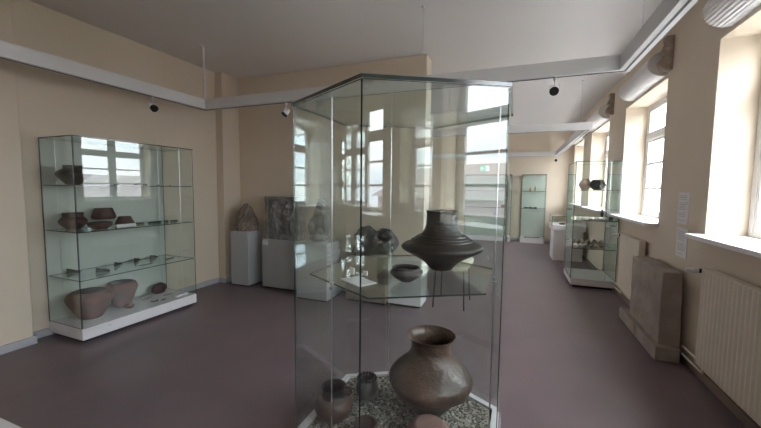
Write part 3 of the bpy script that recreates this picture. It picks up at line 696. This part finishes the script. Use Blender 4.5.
pot('small_bottle', 'left of two small bottles on the upper shelf of the narrow far case', 'bottle', [(.025, 0), (.03, .01), (.03, .06), (.012, .09), (.014, .12)], M['tan'], .40, 11.1, 1.5115, seed=51, wall=.004)
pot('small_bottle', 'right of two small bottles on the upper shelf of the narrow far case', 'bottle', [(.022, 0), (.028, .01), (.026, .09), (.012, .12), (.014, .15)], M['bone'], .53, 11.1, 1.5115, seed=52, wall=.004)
for i, (x, lb) in enumerate(((.30, 'dark find on the left of the middle shelf of the narrow far case'), (.42, 'dark find at the centre of the middle shelf of the narrow far case'), (.56, 'dark find at the right of the middle shelf of the narrow far case'))):
    lump('dark_find', lb, 'fragment', (.055, .04, .022), M['bronze'], x, 11.1, 1.0115, 0, 60+i)
o = obj('iron_sword', B(((-.22, -.02, 0), (.22, .02, .02)), ((-.17, -.06, 0), (-.155, .06, .022))), M['bronze']); at(o, .49, 11.12, .142); tag(o, 'long dark object lying on the base of the narrow far case', 'sword')
p = lump('brown_find', 'brownish find on the middle shelf of the wider far case', 'fragment', (.08, .05, .05), M['stone'], -.32, 11.12, 1.0115, 0, 66)

# --- exit sign
s = thing('exit_sign', 'green lit emergency exit sign on the far wall above the wider case', 'sign', (-.91, FY1, 2.20)); s.scale = (.62, 1, .7)
obj('housing', B(((-.24, -.05, -.12), (.24, 0, .12))), M['white'], s, bevel=.004)
obj('green_face', B(((-.225, -.054, -.105), (.225, -.0505, .105))), M['signgreen'], s)
bm = bmesh.new(); y0, y1 = -.058, -.0545
prism(bm, [(.04, -.09), (.17, -.09), (.17, .09), (.04, .09)], y0, y1, axis='y')
prism(bm, [(-.20, -.012), (-.12, -.012), (-.12, -.04), (-.06, 0.0), (-.12, .04), (-.12, .012), (-.20, .012)], y0, y1, axis='y')
obj('pictogram', bm, M['signwhite'], s)
bm = bmesh.new(); y0, y1 = -.061, -.0585
pts = [(.09+.016*math.cos(2*PI*i/12), .058+.016*math.sin(2*PI*i/12)) for i in range(12)]
prism(bm, pts, y0, y1, axis='y'); prism(bm, [(.085, .035), (.11, .035), (.115, -.01), (.10, -.02), (.08, -.01)], y0, y1, axis='y')
prism(bm, [(.08, -.012), (.10, -.02), (.06, -.07), (.05, -.062)], y0, y1, axis='y'); prism(bm, [(.10, -.02), (.115, -.01), (.14, -.045), (.13, -.075), (.12, -.07), (.125, -.045)], y0, y1, axis='y')
prism(bm, [(.085, .03), (.06, .01), (.066, .002), (.09, .02)], y0, y1, axis='y'); prism(bm, [(.11, .03), (.14, .01), (.136, .0), (.11, .02)], y0, y1, axis='y')
obj('running_figure', bm, M['signgreen'], s)

# ------------------------------------------------------------ lighting rails
def rail(label, x0, x1, y0, y1, rods):
    r = thing('lighting_rail', label, 'rail', ((x0+x1)/2, (y0+y1)/2, 2.528)); cx, cy = (x0+x1)/2, (y0+y1)/2; w = .085; h = .122
    X, Y = (x1-x0)/2, (y1-y0)/2
    bm = bmesh.new()
    for a, b in (((-X, -Y, 0), (-X+w, Y, h)), ((X-w, -Y, 0), (X, Y, h)), ((-X+w, -Y, 0), (X-w, -Y+w, h)), ((-X+w, Y-w, 0), (X-w, Y, h))): box(bm, a, b)
    obj('frame', bm, M['rail'], r)
    m0, m1 = .033, .047
    bm = bmesh.new()
    for a, b in (((-X+m0, -Y+m0, -.003), (-X+m1, Y-m0, 0)), ((X-m1, -Y+m0, -.003), (X-m0, Y-m0, 0)), ((-X+m1, -Y+m0, -.003), (X-m1, -Y+m1, 0)), ((-X+m1, Y-m1, -.003), (X-m1, Y-m0, 0))): box(bm, a, b)
    obj('power_slot', bm, M['black'], r)
    for (x, y, rad) in rods:
        bm = bmesh.new(); tube(bm, (x-cx, y-cy, h), (x-cx, y-cy, CEIL-2.528-.012), rad, 10); ro = obj('suspension_rod', bm, M['rail'] if rad > .005 else M['steel'], r, smooth=True)
        bm = bmesh.new(); tube(bm, (x-cx, y-cy, CEIL-2.528-.012), (x-cx, y-cy, CEIL-2.528-.0005), rad*4+.01, 16); obj('ceiling_cap', bm, M['rail'], ro, smooth=True)
rail('large white lighting rail loop hung above the near room', -3.805, .838, -1.8, 3.487, ((-3.765, 3.44, .014), (-.9, 3.44, .002), (.795, 3.05, .002), (-3.765, -1.2, .014), (.795, -1.2, .002)))
rail('second white lighting rail loop above the far hall', -3.9, 1.11, 6.52, 11.25, ((.95, 6.56, .003), (-1.2, 6.56, .003), (-3.86, 6.56, .003), (1.07, 11.0, .003)))
def spot(label, x, y, aim, tilt):
    s_ = thing('track_spotlight', label, 'spotlight', (x, y, 2.525), aim)
    bm = bmesh.new(); tube(bm, (0, 0, -.001), (0, 0, -.028), .014, 12); obj('adapter', bm, M['rail'], s_, smooth=True)
    bm = bmesh.new()
    tube(bm, (0, 0, -.028), (0, 0, -.065), .005, 8); tube(bm, (0, -.04, -.065), (0, .04, -.065), .004, 8)
    for q in (-1, 1): tube(bm, (0, q*.04, -.065), (0, q*.04, -.11), .004, 8)
    obj('yoke', bm, M['rail'], s_, smooth=True)
    d = Vector((math.cos(tilt), 0, -math.sin(tilt))); c = Vector((0, 0, -.11))
    bm = bmesh.new(); tube(bm, c-d*.045, c+d*.012, .024, 18, .034); h_ = obj('lamp_housing', bm, M['rail'], s_, smooth=True)
    bm = bmesh.new(); tube(bm, c+d*.012, c+d*.045, .036, 18, .038); obj('lamp_ring', bm, M['black'], h_, smooth=True)
    return s_
spot('white and black spotlight on the left run of the near rail', -3.765, 2.74, .0, .6)
spot('spotlight on the far run of the near rail, just left of the six-sided case', -2.52, 3.445, 3.4, .8)
spot('spotlight on the far run of the near rail, right of the six-sided case', .285, 3.445, -1.75, .35)
spot('distant spotlight at the far corner of the second rail', 1.05, 11.2, -1.8, .5)

# ------------------------------------------------------------ outside
o = obj('outdoor_bounce_ground', B(((2.2, -30, -4.2), (60, 45, -4.0))), M['bounce_ground']); struct(o); o.name = 'ground'  # pale ground below the windows, serves as a light reflector
def house(label, x, y, rz, W, D, H_, rh, wallm):
    h = thing('house', label, 'house', (x, y, -4.0), rz)
    obj('walls', B(((-W/2, -D/2, 0), (W/2, D/2, H_))), wallm, h)
    bm = bmesh.new(); prism(bm, [(-D/2-.4, H_), (D/2+.4, H_), (0, H_+rh)], -W/2-.3, W/2+.3, axis='x'); obj('roof', bm, M['roof'], h)
    for sgn in (-1,):
        for fl in range(int(H_//2.8)):
            for k in range(int(W//2.4)):
                xx = -W/2+1.3+k*2.4; z = .9+fl*2.8
                wf = obj('window', B(((xx-.5, sgn*D/2-.05, z), (xx+.5, sgn*D/2, z+1.4))), M['frame'], h)
                obj('pane', B(((xx-.42, sgn*D/2-.07, z+.08), (xx-.04, sgn*D/2-.05, z+1.32)), ((xx+.04, sgn*D/2-.07, z+.08), (xx+.42, sgn*D/2-.05, z+1.32))), M['pane'], wf)
    return h
house('pale rendered house with a grey gabled roof outside the windows', 17.0, 14.5, -PI/2, 13, 8, 4.2, 2.0, M['house'])
house('violet-brown brick house with a grey roof further left outside the windows', 18.0, -11.0, -PI/2, 12, 8, 5.0, 2.2, M['brick'])
def tree(label, x, y, h, r, seed):
    t_ = thing('tree', label, 'tree', (x, y, -4.0)); rd = random.Random(seed)
    bm = bmesh.new(); tube(bm, (0, 0, 0), (0.1, 0, h*.55), .22, 10, .1)
    for i in range(5):
        a = i*1.26; tube(bm, (0.05, 0, h*.4), (math.cos(a)*r*.6, math.sin(a)*r*.6, h*.7), .08, 8, .03)
    obj('trunk', bm, M['bark'], t_, smooth=True)
    bm = bmesh.new()
    for i in range(60):
        a = rd.uniform(0, 6.28); e = rd.uniform(-.7, 1.4); q = r*rd.uniform(.45, 1)
        rock(bm, (q*math.cos(a)*math.cos(e*.8), q*math.sin(a)*math.cos(e*.8), h*.68+q*.75*math.sin(e)), (r*.26, r*.26, r*.2), 2, .7, 3.5, rd.uniform(0, 50))
    obj('crown', bm, M['leaf'], t_)
tree('leafy green tree outside the second window', 9.0, 9.4, 4.4, 1.7, 1)
tree('bushy green tree outside between the houses', 12.0, 4.5, 4.4, 2.0, 2)
tree('green tree outside the nearest window', 9.5, -2.0, 4.6, 1.9, 3)

# ------------------------------------------------------------ light
SKY = 8.0
w = bpy.data.worlds.new('overcast_sky'); scene.world = w; w.use_nodes = True
nt = w.node_tree; nt.nodes.clear(); N = nt.nodes; L = nt.links
out = N.new('ShaderNodeOutputWorld'); bg = N.new('ShaderNodeBackground'); L.new(bg.outputs[0], out.inputs[0])
tc = N.new('ShaderNodeTexCoord'); mp = N.new('ShaderNodeMapping'); mp.inputs['Scale'].default_value = (1, 1, 3); L.new(tc.outputs['Generated'], mp.inputs[0])
nz = N.new('ShaderNodeTexNoise'); nz.inputs['Scale'].default_value = 2.6; nz.inputs['Detail'].default_value = 6; L.new(mp.outputs[0], nz.inputs['Vector'])
cr_ = N.new('ShaderNodeValToRGB'); cr_.color_ramp.elements[0].position = .42; cr_.color_ramp.elements[1].position = .62
cr_.color_ramp.elements[0].color = (0.72, 0.80, 0.93, 1); cr_.color_ramp.elements[1].color = (1.0, 1.0, 1.0, 1)
L.new(nz.outputs['Fac'], cr_.inputs[0]); L.new(cr_.outputs[0], bg.inputs[0])
sp = N.new('ShaderNodeSeparateXYZ'); L.new(tc.outputs['Generated'], sp.inputs[0])
mr = N.new('ShaderNodeMapRange'); mr.inputs['From Min'].default_value = 0; mr.inputs['From Max'].default_value = 1   # overcast sky: zenith three times the horizon
mr.inputs['To Min'].default_value = SKY; mr.inputs['To Max'].default_value = 3*SKY; L.new(sp.outputs['Z'], mr.inputs['Value']); L.new(mr.outputs[0], bg.inputs[1])

for i, (a, b) in enumerate(WIN):
    ld = bpy.data.lights.new('daylight_portal', 'AREA'); ld.shape = 'RECTANGLE'; ld.size = b-a; ld.size_y = WZ1-WZ0; ld.cycles.is_portal = True
    lo = bpy.data.objects.new('daylight_portal', ld); C.objects.link(lo); lo.location = (1.87, (a+b)/2, (WZ0+WZ1)/2); lo.rotation_euler = (PI/2, 0, PI/2)
for (x, y, rz) in [(FX0-.26, (a+b)/2, -PI/2) for a, b in ADDED_WIN]:
    ld = bpy.data.lights.new('daylight_portal', 'AREA'); ld.shape = 'RECTANGLE'; ld.size = 1.6; ld.size_y = 1.61; ld.cycles.is_portal = True
    lo = bpy.data.objects.new('daylight_portal', ld); C.objects.link(lo); lo.location = (x, y, (WZ0+WZ1)/2); lo.rotation_euler = (PI/2, 0, rz)

# ------------------------------------------------------------ camera
cam = bpy.data.cameras.new('camera'); co = bpy.data.objects.new('camera', cam); C.objects.link(co)
yaw, pitch, roll = -0.368596, -0.0740866, 0.0109282
f_ = Vector((math.sin(yaw)*math.cos(pitch), math.cos(yaw)*math.cos(pitch), math.sin(pitch)))
r_ = Vector((math.cos(yaw), -math.sin(yaw), 0)); u_ = r_.cross(f_)
r2 = r_*math.cos(roll)+u_*math.sin(roll); u2 = -r_*math.sin(roll)+u_*math.cos(roll)
co.matrix_world = Matrix(((r2.x, u2.x, -f_.x, 0), (r2.y, u2.y, -f_.y, 0), (r2.z, u2.z, -f_.z, 1.55), (0, 0, 0, 1)))
cam.sensor_width = 36; cam.lens = 348.2*36/761; cam.clip_start = 0.02
scene.camera = co
scene.view_settings.view_transform = 'Standard'; scene.view_settings.look = 'None'; scene.view_settings.gamma = 1
scene.view_settings.exposure = 0.76
cy = scene.cycles
cy.max_bounces = 14; cy.diffuse_bounces = 8; cy.glossy_bounces = 6; cy.transmission_bounces = 8; cy.transparent_max_bounces = 48
cy.sample_clamp_indirect = 12; cy.caustics_reflective = False
